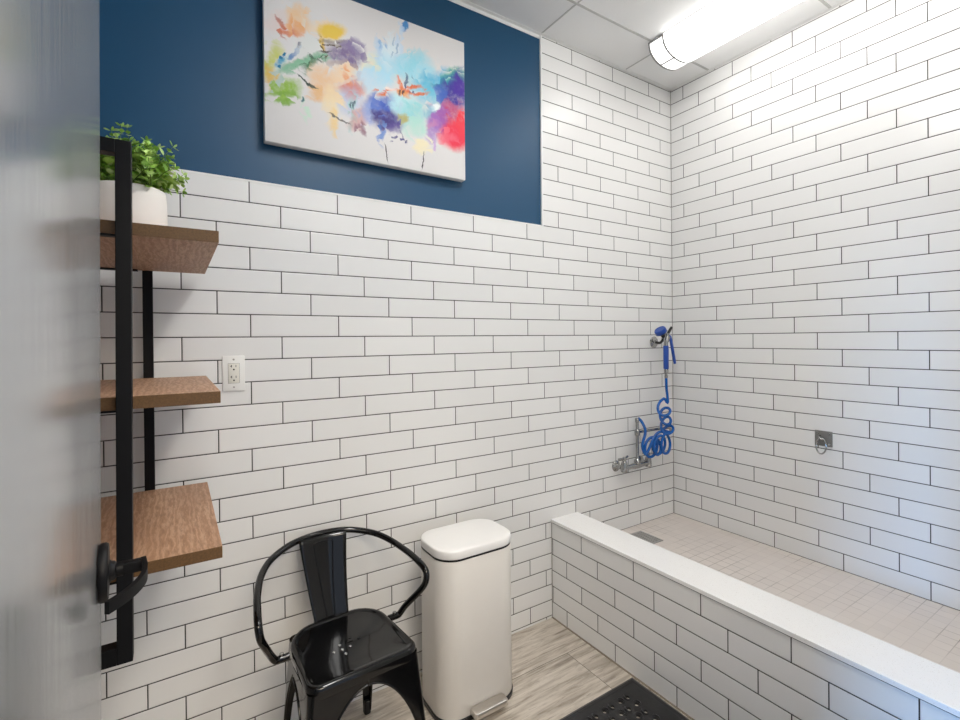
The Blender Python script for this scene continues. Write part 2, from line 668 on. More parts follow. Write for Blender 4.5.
for i, pp in enumerate(path):
    tt = (path[min(i + 1, len(path) - 1)] - path[max(i - 1, 0)]).normalized()
    nn = Vector((-tt.y, tt.x, 0))
    k = 0.0032
    hh = 0.0088 - 0.0008 * i / len(path)
    rings.append([pp + nn * k + Vector((0, 0, hz - hh)), pp - nn * k + Vector((0, 0, hz - hh)),
                  pp - nn * k + Vector((0, 0, hz + hh)), pp + nn * k + Vector((0, 0, hz + hh))])
loft(lv, rings)
obj('lever', lv, M['black_metal'], hdl, 30)

# ---------------------------------------------------------------- lamps


def wrap_lamp(name, label, x, y_far, length, lens, width=0.245, depth=0.088):
    t = thing(name, label, 'lamp', (x, 0, CEIL))
    N = 20
    a = width / 2

    def sec(s=1.0, dz=0.0):
        return [(-a * s * math.cos(PI * k / N), -0.004 - depth * s * (math.sin(PI * k / N) ** 0.8) - dz) for k in range(N + 1)]

    ye = y_far - 0.085                # seam where the end cap meets the long lens

    def shell(y0, y1, s):
        bm = bmesh.new()
        S = sec(s)
        loft(bm, [[(px, y0, pz) for px, pz in S], [(px, y1, pz) for px, pz in S]])
        return bm

    obj('base_pan', boxes((-a - 0.003, a + 0.003, y_far - length, y_far, -0.004, -0.0028)), M['white_trim'], t)
    obj('lens', shell(y_far - length + 0.085, ye, 1.0), lens, t, 40)
    for q in (0, 1):
        y1 = y_far if q == 0 else y_far - length + 0.085 - 0.003
        y0 = ye + 0.003 if q == 0 else y_far - length
        c = obj('end_cap', shell(y0, y1, 1.0), M['lens_cap'], t, 40)
        r = bmesh.new()
        S = sec(1.012)
        for ya in (y0 - 0.0015, y1 + 0.0):
            loft(r, [[(px, ya - 0.0045, pz) for px, pz in S], [(px, ya + 0.0045, pz) for px, pz in S]])
        k = 8
        px, pz = S[k]
        box(r, px - 0.003, px + 0.003, y0, y1, pz - 0.0012, pz + 0.003)
        obj('cap_rim', r, M['seam'], c, 40)
        if q == 0:
            edge = boxes((-a - 0.004, -a + 0.004, y0, y1, -0.012, -0.004))
            obj('cap_clip', edge, M['seam'], c)
    return t


wrap_lamp('ceiling_lamp', 'long lit wraparound ceiling lamp with banded end cap over the raised bath', -0.384, -0.250, 1.30, M['lens'], 0.262, 0.092)
wrap_lamp('ceiling_lamp', 'added unseen fill lamp over the open plank floor, away from the raised bath', -1.72, -0.72, 1.02, M['lens_fill'])  # added out-of-view lamp, put in to brighten the room

# ---------------------------------------------------------------- canvas painting
ART = [
 (0.042, 0.422, 22.8, -0.2, 8.3, -23.9, 'e8d5d0', 0.6, 0.0),
 (0.113, 0.466, 22.5, 8.6, 12.0, -16.4, 'efc896', 0.8, 0.1),
 (0.046, 0.414, 21.2, -19.5, -91.7, -75.8, 'b4604f', 0.7, 0.2),
 (0.077, 0.406, 22.9, -10.7, -18.2, -65.4, 'd9703c', 0.75, 0.2),
 (0.108, 0.426, 39.2, -0.4, 9.0, -26.3, 'eba76a', 0.75, 0.1),
 (0.183, 0.471, 23.2, -0.2, 10.2, -29.4, 'f0d9b8', 0.7, 0),
 (0.235, 0.465, 18.8, -1.8, 8.4, -33.6, 'ecc94f', 0.95, 0.5),
 (0.206, 0.415, 57.6, -0.6, 7.4, -22.7, 'e0b840', 0.9, 0.4),
 (0.25, 0.435, 14.8, -2.6, 15.0, -99.0, '7d6a50', 0.6, 0.2),
 (0.294, 0.399, 13.4, -2.4, 3.0, -21.7, '75608f', 0.85, 0.15),
 (0.264, 0.354, 14.1, -0.2, 16.9, -55.7, 'b39a90', 0.6, 0.1),
 (0.325, 0.424, 24.7, -12.4, -7.2, -28.4, '8d7fa8', 0.7, 0.1),
 (0.023, 0.291, 33.0, -0.3, 4.7, -15.4, 'c9cf6a', 0.85, 0.1),
 (0.027, 0.236, 38.5, -0.4, 6.9, -24.0, 'e0b552', 0.7, 0.1),
 (0.048, 0.191, 13.5, 3.5, 15.2, -27.2, '93bd45', 0.95, 0.35),
 (0.065, 0.172, 23.5, 3.8, 33.9, -75.0, '7fae3c', 0.8, 0.2),
 (0.08, 0.299, 11.3, 14.7, 85.1, -63.0, 'c9ddd6', 0.9, 0.4),
 (0.044, 0.232, 7.1, 11.5, 76.9, -49.7, 'b9ccc4', 0.9, 0.4),
 (0.107, 0.34, 14.5, 22.6, 94.7, -64.6, '1f6fb8', 1, 0.6),
 (0.067, 0.295, 30.0, 30.5, 60.9, -51.3, '3a9cc4', 0.8, 0.2),
 (0.053, 0.272, 142.9, -1.5, 39.8, -133.6, '1f78a0', 1, 0.5),
 (0.058, 0.306, 162.9, -1.7, 47.0, -152.5, '1f78a0', 1, 0.5),
 (0.069, 0.322, 161.8, -1.7, 47.4, -152.0, '1f78a0', 1, 0.5),
 (0.123, 0.371, 121.5, -1.3, 56.2, -174.4, '111a55', 1, 0.5),
 (0.117, 0.357, 183.2, -1.9, 66.8, -209.7, '111a55', 1, 0.5),
 (0.144, 0.366, 12.7, 8.4, 20.6, -22.5, 'dfe3df', 0.7, 0.2),
 (0.148, 0.315, 9.1, 3.9, 31.5, -43.8, '5fa67c', 0.85, 0.2),
 (0.162, 0.302, 19.1, 12.5, 36.3, -40.8, '4d7d58', 0.9, 0.4),
 (0.116, 0.29, 14.2, 7.1, 46.7, -59.6, '8cc4a0', 0.7, 0.1),
 (0.214, 0.251, 14.0, -4.7, -1.5, -16.0, 'eec28c', 0.75, 0.1),
 (0.17, 0.21, 27.1, -9.0, -3.5, -32.2, 'e9b777', 0.7, 0.1),
 (0.232, 0.187, 26.7, -0.3, 3.7, -14.4, 'f3deb4', 0.8, 0.1),
 (0.246, 0.121, 56.1, -0.6, 5.3, -22.4, 'f0d49a', 0.9, 0.3),
 (0.288, 0.317, 16.4, 6.5, 17.4, -26.7, 'f0cfa5', 0.8, 0.1),
 (0.324, 0.271, 21.3, -0.2, 7.1, -25.9, 'd9663f', 0.85, 0.15),
 (0.304, 0.306, 58.9, 40.4, 18.3, -21.4, 'e8935a', 0.7, 0.2),
 (0.345, 0.307, 82.7, -28.6, -2.0, -27.0, 'd07a60', 0.6, 0.2),
 (0.298, 0.284, 16.4, 6.5, 74.7, -116.8, 'e9d5c0', 0.7, 0.3),
 (0.398, 0.333, 13.0, -0.1, 3.9, -13.8, 'bcdff0', 0.7, 0),
 (0.476, 0.398, 9.6, -0.1, 4.7, -15.7, 'a8def0', 0.75, 0),
 (0.58, 0.418, 11.7, -0.1, 4.5, -15.3, '9fdceb', 0.8, 0),
 (0.421, 0.454, 57.1, -0.6, 6.8, -21.3, 'b9d4ea', 0.8, 0.2),
 (0.428, 0.467, 114.1, -1.2, 10.2, -31.9, '5a9cd0', 0.7, 0.2),
 (0.465, 0.469, 25.3, -0.3, 5.0, -15.8, 'd9edf6', 0.7, 0),
 (0.532, 0.582, 3.4, 37.9, 76.2, -33.3, '4a8cc8', 1, 0.6),
 (0.509, 0.514, 90.5, -13.9, 2.6, -13.2, 'c5dcf0', 0.7, 0.2),
 (0.568, 0.458, 5.4, 11.5, 32.9, -23.8, '8fd6e4', 0.6, 0.1),
 (0.665, 0.398, 10.9, 4.9, 12.7, -21.0, '4db4d8', 0.85, 0.1),
 (0.627, 0.343, 13.4, -0.1, 4.9, -18.1, '6cc6dd', 0.7, 0),
 (0.388, 0.382, 26.4, -0.3, 9.7, -32.2, 'f3e6c0', 0.6, 0),
 (0.303, 0.215, 24.3, -0.3, 4.7, -18.0, 'b4c2e0', 0.6, 0),
 (0.312, 0.177, 70.5, -5.6, 2.5, -14.1, '9fd6d0', 0.7, 0.1),
 (0.333, 0.156, 19.5, -24.3, -18.1, -12.2, 'cf9a98', 0.7, 0.1),
 (0.343, 0.123, 24.0, -30.3, -60.1, -40.1, '8a5a70', 0.8, 0.2),
 (0.435, 0.217, 11.4, -0.1, 3.8, -15.4, '4a55a8', 0.95, 0.25),
 (0.408, 0.232, 22.8, -0.2, 6.8, -26.7, '5f7fd0', 0.8, 0.1),
 (0.445, 0.183, 15.2, -2.9, 2.4, -33.4, '3d2f7a', 0.85, 0.15),
 (0.468, 0.247, 24.5, -0.3, 8.1, -31.5, '3a5cc0', 0.7, 0.1),
 (0.428, 0.127, 66.0, -6.6, 2.7, -19.0, '5c86cc', 0.8, 0.2),
 (0.49, 0.167, 21.8, -0.2, 7.3, -31.3, '5d4a9a', 0.6, 0.1),
 (0.37, 0.181, 31.2, -0.3, 5.9, -24.3, '9fb4e4', 0.6, 0),
 (0.52, 0.255, 19.0, -0.2, 4.7, -18.6, 'bfeaf0', 0.8, 0.1),
 (0.566, 0.229, 16.6, -0.2, 4.1, -16.7, '8fd6d8', 0.75, 0.05),
 (0.583, 0.178, 16.5, -0.2, 5.2, -22.8, 'b5e2d4', 0.75, 0),
 (0.525, 0.197, 39.0, -0.4, 13.8, -58.0, 'b9b068', 0.85, 0.3),
 (0.441, 0.293, 19.3, 1.6, 37.3, -105.4, 'e07a50', 0.9, 0.3),
 (0.515, 0.329, 56.8, 13.1, 10.8, -22.8, 'e8763a', 0.95, 0.3),
 (0.567, 0.327, 15.4, 4.7, 41.7, -80.8, 'e36f3a', 0.95, 0.3),
 (0.526, 0.299, 33.3, -18.0, -18.2, -66.8, 'e9a05a', 0.8, 0.3),
 (0.458, 0.308, 30.8, -11.0, -10.6, -147.8, 'f6e6de', 0.8, 0.3),
 (0.52, 0.303, 179.3, -34.1, 5.3, -50.9, '3a2030', 1, 0.4),
 (0.551, 0.349, 215.2, -10.4, 5.7, -23.1, '3d5a80', 0.8, 0.4),
 (0.768, 0.439, 11.5, 2.3, 13.4, -30.6, '2fae90', 0.95, 0.3),
 (0.728, 0.405, 11.8, 7.2, 18.3, -26.6, '2f8fae', 0.8, 0.1),
 (0.767, 0.369, 12.0, -0.1, 3.3, -12.4, '3f2f96', 1, 0.4),
 (0.794, 0.411, 24.7, -0.3, 4.0, -14.4, '4a2a9c', 0.9, 0.3),
 (0.702, 0.352, 25.9, -0.3, 7.9, -29.5, '3c6cc4', 0.7, 0.1),
 (0.727, 0.256, 9.3, 7.1, 11.3, -15.2, 'c33c70', 0.85, 0.1),
 (0.682, 0.246, 19.6, -0.2, 3.6, -14.8, '9c5cb4', 0.8, 0.1),
 (0.656, 0.195, 36.3, -0.4, 3.7, -16.3, 'a06ac0', 0.7, 0.1),
 (0.765, 0.191, 12.3, 5.5, 7.3, -13.6, 'ee3450', 1, 0.5),
 (0.799, 0.239, 29.6, -0.3, 3.3, -14.4, 'f03a4c', 1, 0.4),
 (0.726, 0.177, 17.8, -14.2, -11.8, -22.4, 'f06a80', 0.8, 0.2),
 (0.661, 0.28, 26.3, 19.9, 37.2, -48.6, 'f2f8fa', 1, 0.5),
 (0.639, 0.257, 33.6, -0.4, 11.1, -45.0, '7fbcd0', 0.7, 0.1),
 (0.668, 0.119, 133.1, -1.5, 4.6, -22.3, 'c9a0d8', 0.7, 0.2),
 (0.606, 0.106, 22.7, -0.3, 6.8, -32.4, 'f2e8c4', 0.85, 0.1),
 (0.65, 0.205, 40.1, -0.4, 13.0, -56.1, 'd88fb0', 0.5, 0.1),
 (0.518, 0.136, 102.1, 19.0, 16.1, -41.7, '3a3a70', 0.9, 0.4),
 (0.501, 0.111, 37.4, 6.9, 70.1, -184.4, '3a3a80', 0.8, 0.4),
 (0.444, 0.051, 281.4, 62.5, 10.4, -25.8, '4a4a4a', 0.9, 0.5),
 (0.602, 0.05, 280.5, -34.7, 2.6, -26.6, '4a4a4a', 0.9, 0.5),
 (0.256, 0.133, 22.0, -10.6, -87.7, -293.7, '5a5a5a', 0.8, 0.5),
 (0.124, 0.149, 101.3, 20.5, 8.8, -18.6, 'cfe6d4', 0.9, 0.2),
 (0.138, 0.249, 31.7, -21.0, -118.2, -197.6, '3a4a40', 0.9, 0.5),
 (0.161, 0.241, 42.6, -20.9, -71.6, -222.4, '3a4a40', 0.8, 0.5),
 (0.206, 0.386, 173.4, -1.8, 8.6, -26.8, '4a4030', 0.8, 0.4),
 (0.213, 0.382, 24.4, 8.4, 125.4, -194.1, '3a342c', 0.8, 0.4),
 (0.23, 0.418, 19.6, 1.5, 139.4, -336.5, '5a4a38', 0.8, 0.4),
 (0.172, 0.331, 18.5, -11.5, -101.9, -201.4, '3f5a48', 0.8, 0.4),
 (0.158, 0.317, 15.3, 10.0, 201.7, -225.3, '3f5a48', 0.8, 0.4),
 (0.113, 0.185, 220.2, -2.3, 27.8, -104.9, '2a6a70', 1, 0.4),
 (0.318, 0.209, 162.0, -1.7, 11.5, -44.8, '3a4a60', 0.8, 0.3),
 (0.488, 0.481, 305.6, -46.7, 3.9, -20.7, '9ab8d0', 0.8, 0.4),
]



def art_mat():
    t = NT('abstract_paint_on_canvas')
    co = t.coords()
    nd = t.n('ShaderNodeTexNoise')
    t.put(nd.inputs['Vector'], co)
    nd.inputs['Scale'].default_value = 9
    nd.inputs['Detail'].default_value = 6
    nd.inputs['Roughness'].default_value = 0.68
    w = t.n('ShaderNodeVectorMath', operation='MULTIPLY_ADD')
    t.put(w.inputs[0], nd.outputs['Color'])
    w.inputs[1].default_value = (0.07, 0.0, 0.07)
    t.put(w.inputs[2], co)
    sh = t.n('ShaderNodeVectorMath', operation='ADD')
    t.put(sh.inputs[0], w.outputs[0])
    sh.inputs[1].default_value = (-0.035, 0, -0.035)
    vo = t.n('ShaderNodeTexVoronoi')
    t.put(vo.inputs['Vector'], sh.outputs[0])
    vo.inputs['Scale'].default_value = 26
    va = t.n('ShaderNodeVectorMath', operation='MULTIPLY_ADD')
    t.put(va.inputs[0], vo.outputs['Color'])
    va.inputs[1].default_value = (0.034, 0.0, 0.034)
    t.put(va.inputs[2], sh.outputs[0])
    vb_ = t.n('ShaderNodeVectorMath', operation='ADD')
    t.put(vb_.inputs[0], va.outputs[0])
    vb_.inputs[1].default_value = (-0.017, 0, -0.017)
    P = vb_.outputs[0]
    fine = t.noise(co, 38, 5, 0.7)[0]
    fx = t.maprange(fine, 0.3, 0.6, 0.7, 1.0)
    base = t.mix(t.noise(co, 3, 3)[0], srgb('dcd9d8'), srgb('e6e4e2'))
    col = base
    for (cx, cz, a, b, c, d, h, op, inn) in ART:
        q = t.n('ShaderNodeVectorMath', operation='SUBTRACT')
        t.put(q.inputs[0], P if inn < 0.45 else sh.outputs[0])
        q.inputs[1].default_value = (cx, 0, cz)
        s = []
        for va, vb in ((a, b), (c, d)):
            dt = t.n('ShaderNodeVectorMath', operation='DOT_PRODUCT')
            t.put(dt.inputs[0], q.outputs[0])
            dt.inputs[1].default_value = (va, 0, vb)
            s.append(dt.outputs['Value'])
        r2_ = t.math('ADD', t.math('MULTIPLY', s[0], s[0]), t.math('MULTIPLY', s[1], s[1]))
        f = t.maprange(r2_, max(0.08, inn * inn * 1.3), 1.55, min(1.0, op * 1.12), 0.0)
        if inn < 0.45:
            f = t.math('MULTIPLY', f, fx)
        col = t.mix(f, col, srgb(h))
    p = t.xyz(co)
    side = t.maprange(p[1], 0.0005, 0.0015, 0, 1, False)
    col = t.mix(side, col, srgb('e2e0de'))
    t.bump(t.noise(co, 500, 2)[0], 0.1, 0.0005)
    return t.set(col, 0.6)


AW, AH, AD = 0.812, 0.607, 0.034
art = bmesh.new()
box(art, 0, AW, 0.0, AD, 0, AH, bevel=0.003)
cv = obj('canvas_painting', art, art_mat(), None, 40)
cv.location = (-2.305, -0.037, 2.1155)
tag(cv, 'unframed abstract colour splash canvas painting hung on the blue wall', 'painting')

# ---------------------------------------------------------------- wall shelf
sh = thing('wall_shelf', 'three tier oak wall shelf with black flat bar frames behind the open door', 'shelf', (-2.664, -0.645, 0))
SX0, SX1 = XL + 0.002 + 2.664, -2.4915 + 2.664
PX0, PX1 = -0.0080, 0.0180
for y0, y1, dx in ((-0.031, -0.0005, 0.0), (0.5905, 0.618, 0.014)):
    f = bmesh.new()
    box(f, PX0 + dx, PX1 + dx, y0, y1, 0.776, 1.817, bevel=0.001)
    for z0, z1 in ((0.776, 0.810), (1.790, 1.817)):
        box(f, SX0, PX0 + dx, y0, y1, z0, z1, bevel=0.001)
    fr = obj('frame', f, M['black_metal'], sh)
    if y0 < 0:                         # the near frame hangs a touch out of plumb
        fr.rotation_euler = (0, 0.0068, 0)
        fr.location = (-0.0122, 0, 0)
for top in (0.957, 1.3035, 1.6610):
    zb = top - 0.0265
    s = bmesh.new()
    box(s, SX0, SX1, 0.0, 0.590, zb, top, bevel=0.001)
    so = obj('shelf_board', s, M['oak'], sh)
    so.data.materials.append(M['oak_edge'])
    for pl in so.data.polygons:
        if abs(pl.normal.y) > 0.9:
            pl.material_index = 1
    for y0, y1 in ((0.0, 0.020), (0.565, 0.588)):
        obj('bracket', boxes((SX0, PX0 + 0.004, y0, y1, zb - 0.0048, zb - 0.0003)), M['black_metal'], sh)

# ---------------------------------------------------------------- potted plant
random.seed(7)
PZ = 1.6615
pl_ = thing('potted_plant', 'small white round pot of bright green round leaved plant on the top shelf', 'plant', (-2.668, -0.36, PZ))
pb = bmesh.new()
lathe(pb, [(0, 0.0), (0.062, 0.0), (0.072, 0.006), (0.078, 0.03), (0.0795, 0.07), (0.0785, 0.11), (0.0765, 0.135), (0.0750, 0.1375),
           (0.0725, 0.135), (0.072, 0.12), (0, 0.118)], (0, 0, 0), seg=48)
obj('pot', pb, M['pot'], pl_, 40)
so_ = bmesh.new()
lathe(so_, [(0.0715, 0.119), (0.05, 0.124), (0, 0.128)], (0, 0, 0), seg=24)
obj('soil', so_, M['soil'], pl_, 40)
stems, leaves = bmesh.new(), bmesh.new()


def leaf(bm, base, direction, normal, ln, wd):
    d = direction.normalized()
    s = d.cross(normal).normalized()
    n = s.cross(d).normalized()
    outline = [(0, 0), (0.22, 0.62), (0.5, 1.0), (0.78, 0.78), (1.0, 0.0), (0.78, -0.78), (0.5, -1.0), (0.22, -0.62)]
    mid = [bm.verts.new(base + d * ln * q + n * (-0.10 * ln * math.sin(PI * q))) for q in (0.0, 0.35, 0.7, 1.0)]
    L = [bm.verts.new(base + d * ln * u + s * wd * 0.5 * v + n * (0.06 * ln)) for u, v in outline[1:4]]
    R = [bm.verts.new(base + d * ln * u - s * wd * 0.5 * v + n * (0.06 * ln)) for u, v in outline[1:4]]
    for S_ in (L, R):
        bm.faces.new((mid[0], mid[1], S_[0]))
        bm.faces.new((mid[1], S_[1], S_[0]))
        bm.faces.new((mid[1], mid[2], S_[2], S_[1]))
        bm.faces.new((mid[2], mid[3], S_[2]))


def sprig(az, lean, length, droop):
    b = Vector((random.uniform(-0.05, 0.05), random.uniform(-0.05, 0.05), 0.124))
    out = Vector((math.cos(az), math.sin(az), 0))
    pts = []
    n = 10
    for i in range(n + 1):
        q = i / n
        pts.append(b + out * (length * lean * q ** 1.15) + Vector((0, 0, length * (1 - 0.45 * lean) * q - droop * q * q))
                   + Vector((random.uniform(-1, 1), random.uniform(-1, 1), 0)) * 0.002)
    tube(stems, pts, [0.0016 * (1 - 0.6 * i / n) for i in range(n + 1)], 5)
    for i in range(2, n + 1):
        t = (pts[i] - pts[i - 1]).normalized()
        a = (i % 2) * PI / 2 + random.uniform(-0.3, 0.3)
        n1, b1 = frame_at(t)
        for sgn in (1, -1):
            d = (n1 * math.cos(a) + b1 * math.sin(a)) * sgn + t * random.uniform(0.25, 0.8)
            sz = random.uniform(0.015, 0.0235) * (1.0 if i < n - 1 else 0.7)
            leaf(leaves, pts[i] + d * 0.002, d, t + Vector((0, 0, 0.4)), sz, sz * random.uniform(0.82, 1.05))
    t = (pts[-1] - pts[-2]).normalized()
    leaf(leaves, pts[-1], t + Vector((0.2, 0.1, 0)), t.orthogonal(), 0.013, 0.009)


for i in range(105):
    az = 2 * PI * i * 0.381966 + random.uniform(-0.2, 0.2)
    lean = random.uniform(0.08, 0.84)
    sprig(az, lean, random.uniform(0.10, 0.165) * (1.0 - 0.12 * lean), random.uniform(0.0, 0.035) * lean)
sprig(1.9, 0.15, 0.200, 0.0)
sprig(0.3, 0.12, 0.175, 0.0)
sprig(-0.25, 0.95, 0.135, 0.055)
sprig(0.1, 0.85, 0.140, 0.030)
sprig(0.5, 0.6, 0.165, 0.0)
sprig(0.0, 0.55, 0.17, 0.0)
sprig(-0.5, 0.6, 0.165, 0.0)
obj('stems', stems, M['stem'], pl_)
obj('foliage', leaves, M['leaf'], pl_, 60)

# ---------------------------------------------------------------- wall outlet
ot = thing('wall_outlet', 'white double wall outlet with rectangular face beside the middle shelf', 'outlet', (-2.407, 0.0, 1.3045))
op = bmesh.new()
box(op, -0.0345, 0.0345, -0.0062, -0.0004, -0.0605, 0.0605, bevel=0.0022)
obj('cover_plate', op, M['outlet'], ot, 40)
of = bmesh.new()
box(of, -0.0168, 0.0168, -0.0088, -0.0064, -0.0335, 0.0335, bevel=0.0007)
obj('socket_face', of, M['outlet_face'], ot, 40)
gf = bmesh.new()
for b in ((-0.0176, -0.0170), (0.0170, 0.0176)):
    box(gf, b[0], b[1], -0.0067, -0.0063, -0.0343, 0.0343)
for b in ((-0.0343, -0.0337), (0.0337, 0.0343)):
    box(gf, -0.0176, 0.0176, -0.0067, -0.0063, b[0], b[1])
obj('face_gap', gf, M['slot'], ot)
for zc in (0.0185, -0.0185):
    sl = bmesh.new()
    box(sl, -0.0078, -0.0058, -0.0092, -0.0089, zc + 0.002, zc + 0.0105)
    box(sl, -0.0112, -0.0058, -0.0092, -0.0089, zc + 0.0052, zc + 0.0072)
    box(sl, 0.0056, 0.0074, -0.0092, -0.0089, zc + 0.0025, zc + 0.010)
    lathe(sl, [(0.0028, 0.0089), (0.0028, 0.0093), (0, 0.0093)], (0, 0, zc - 0.0055), (0, -1, 0), 12)
    obj('socket_slots', sl, M['slot'], ot)
for zc in (0.0475, -0.0475):
    sc = bmesh.new()
    lathe(sc, [(0.0032, 0.006), (0.0032, 0.0068), (0.0022, 0.0073), (0, 0.0073)], (0, 0, zc), (0, -1, 0), 12)
    obj('screw', sc, M['steel'], ot)

# ---------------------------------------------------------------- black metal armchair
ch = thing('metal_armchair', 'glossy black metal armchair with bent tube arms against the tiled wall', 'chair', (-2.1146, -0.315, 0), math.radians(3.0))
SEAT = 0.445
sb = bmesh.new()
HXS, HYS = 0.174, 0.170


def seat_ring(grow, z, rf=0.045, rb=0.105, scale=1.0, dz=0.0):
    pts = rrect((HXS + grow) * scale, (HYS + grow) * scale, max(0.012, (rf + grow) * scale), 8, 0, 0, max(0.02, (rb + grow) * scale))
    return [(x * (1.0 - 0.05 * (y + HYS) / HYS), y, z) for x, y in pts]


rings = [seat_ring(-0.0005, SEAT - 0.036), seat_ring(0.0, SEAT - 0.034), seat_ring(0.0, SEAT - 0.014), seat_ring(-0.0015, SEAT - 0.007), seat_ring(-0.006, SEAT - 0.0015),
         seat_ring(-0.014, SEAT), seat_ring(-0.019, SEAT - 0.0015), seat_ring(-0.023, SEAT - 0.0042), seat_ring(-0.03, SEAT - 0.0052),
         seat_ring(0, SEAT - 0.0062, scale=0.62), seat_ring(0, SEAT - 0.0072, scale=0.3), seat_ring(0, SEAT - 0.0075, scale=0.08)]
loft(sb, rings, cap0=False)
seat = obj('seat', sb, M['black_gloss'], ch, 50)
md = seat.modifiers.new('thickness', 'SOLIDIFY')
md.thickness = 0.0015
md.offset = -1
# the pressed leaf pattern and drain holes of the seat, five chromed to imitate their glint
for k, (hx_, hy_) in enumerate(((-0.030, -0.030), (-0.004, -0.028), (-0.056, -0.028), (-0.030, -0.004), (-0.028, -0.056), (0.012, 0.018), (0.034, -0.002))):
    hb = bmesh.new()
    lathe(hb, [(0.0044, -0.0010), (0.0050, 0.0010), (0.0040, 0.0018), (0.003, 0.0010), (0.0, 0.0004)], (hx_, hy_, SEAT - 0.0066), seg=14)
    obj('drain_hole', hb, M['chrome'] if k < 5 else M['black_plastic'], ch, 50)

# legs: pressed sheet corners that flare into the arches under the seat
TOPZ = SEAT - 0.020


def leg_mesh(sx, sy):
    bm = bmesh.new()
    top = Vector((sx * (0.171 if sy < 0 else 0.147), sy * 0.1665, TOPZ))
    foot = Vector((sx * (0.198 if sy < 0 else 0.158), -0.205 if sy < 0 else 0.232, 0.012))
    half_x, half_y = abs(top.x), abs(top.y)
    rows = []
    qs = [(0.34 * i / 8, 0.0) for i in range(8)]
    qs += [(0.34 + 0.585 * math.sin(PI / 2 * i / 18), 1 - math.cos(PI / 2 * i / 18)) for i in range(19)]
    qs += [(0.96, 1.0), (1.0, 1.0)]
    for q, arch in qs:
        o = foot.lerp(top, q)
        # wing width grows slowly, then opens out to the middle of the side as an arch
        k0 = 0.018 + 0.024 * q
        wx = k0 + (half_x - k0) * arch
        wy = k0 + (half_y - k0) * arch
        wx, wy = min(wx, abs(o.x) + 0.001), min(wy, abs(o.y) + 0.001)
        rc = 0.008 + 0.016 * q
        pts = []
        K = 5
        for a in range(K + 1):
            pts.append(Vector((o.x - sx * (wx + (rc - wx) * a / K), o.y, o.z)))
        for a in range(1, 7):
            an = PI / 2 * a / 6
            pts.append(Vector((o.x - sx * rc + sx * rc * math.sin(an), o.y - sy * rc + sy * rc * math.cos(an), o.z)))
        for a in range(1, K + 1):
            pts.append(Vector((o.x, o.y - sy * (rc + (wy - rc) * a / K), o.z)))
        rows.append([bm.verts.new(p_) for p_ in pts])
    for a_, b_ in zip(rows, rows[1:]):
        for k in range(len(a_) - 1):
            bm.faces.new((a_[k], a_[k + 1], b_[k + 1], b_[k]))
    e1 = [r_[0].co.copy() for r_ in rows[:-2]]
    e2 = [r_[-1].co.copy() for r_ in rows[:-2]]
    bmesh.ops.recalc_face_normals(bm, faces=bm.faces)
    bmesh.ops.solidify(bm, geom=bm.faces[:], thickness=0.002)
    tube(bm, e1, 0.0034, 8)
    tube(bm, e2, 0.0034, 8)
    return bm, foot


for sx in (-1, 1):
    for sy in (-1, 1):
        bm_, foot_ = leg_mesh(sx, sy)
        lg = obj('leg', bm_, M['black_gloss'], ch, 50)
        fb = bmesh.new()
        c_ = foot_ + Vector((-sx * 0.010, -sy * 0.010, 0))
        rr = [[(c_.x + x, c_.y + y, z) for x, y in rrect(0.0125 * k, 0.0125 * k, 0.006, 4)] for z, k in ((0.0005, 0.9), (0.004, 1.0), (0.05, 0.9))]
        loft(fb, rr)
        obj('foot_cap', fb, M['black_plastic'], lg, 50)

# back splat with its pressed rib
spb = bmesh.new()
B0, B1 = Vector((0, 0.166, SEAT - 0.016)), Vector((0, 0.262, 0.700))


def splat_pt(u, q, off=0.0):
    hw = 0.058 + (0.086 - 0.058) * q
    p_ = B0.lerp(B1, q)
    bend = 0.010 * math.sin(PI * q)
    fold = 0.010 * (u * u)
    return Vector((u * hw, p_.y + bend - fold - off, p_.z))


rows = [[spb.verts.new(splat_pt(-1 + 2 * k / 12, i / 16)) for k in range(13)] for i in range(17)]
for a_, b_ in zip(rows, rows[1:]):
    for k in range(12):
        spb.faces.new((a_[k], a_[k + 1], b_[k + 1], b_[k]))
sp = obj('back_splat', spb, M['black_gloss'], ch, 50)
md = sp.modifiers.new('thickness', 'SOLIDIFY')
md.thickness = 0.003
md.offset = 0
rb_ = bmesh.new()
rp = [splat_pt(-0.22, 0.03, 0.0012), splat_pt(-0.30, 0.35, 0.0012), splat_pt(-0.37, 0.70, 0.0012), splat_pt(-0.41, 0.86, 0.0012), splat_pt(-0.35, 0.915, 0.0012),
      splat_pt(0.0, 0.925, 0.0012), splat_pt(0.35, 0.915, 0.0012), splat_pt(0.41, 0.86, 0.0012), splat_pt(0.37, 0.70, 0.0012), splat_pt(0.30, 0.35, 0.0012), splat_pt(0.22, 0.03, 0.0012)]
tube(rb_, catmull(rp, 6), 0.0026, 8)
obj('pressed_rib', rb_, M['black_gloss'], sp, 60)
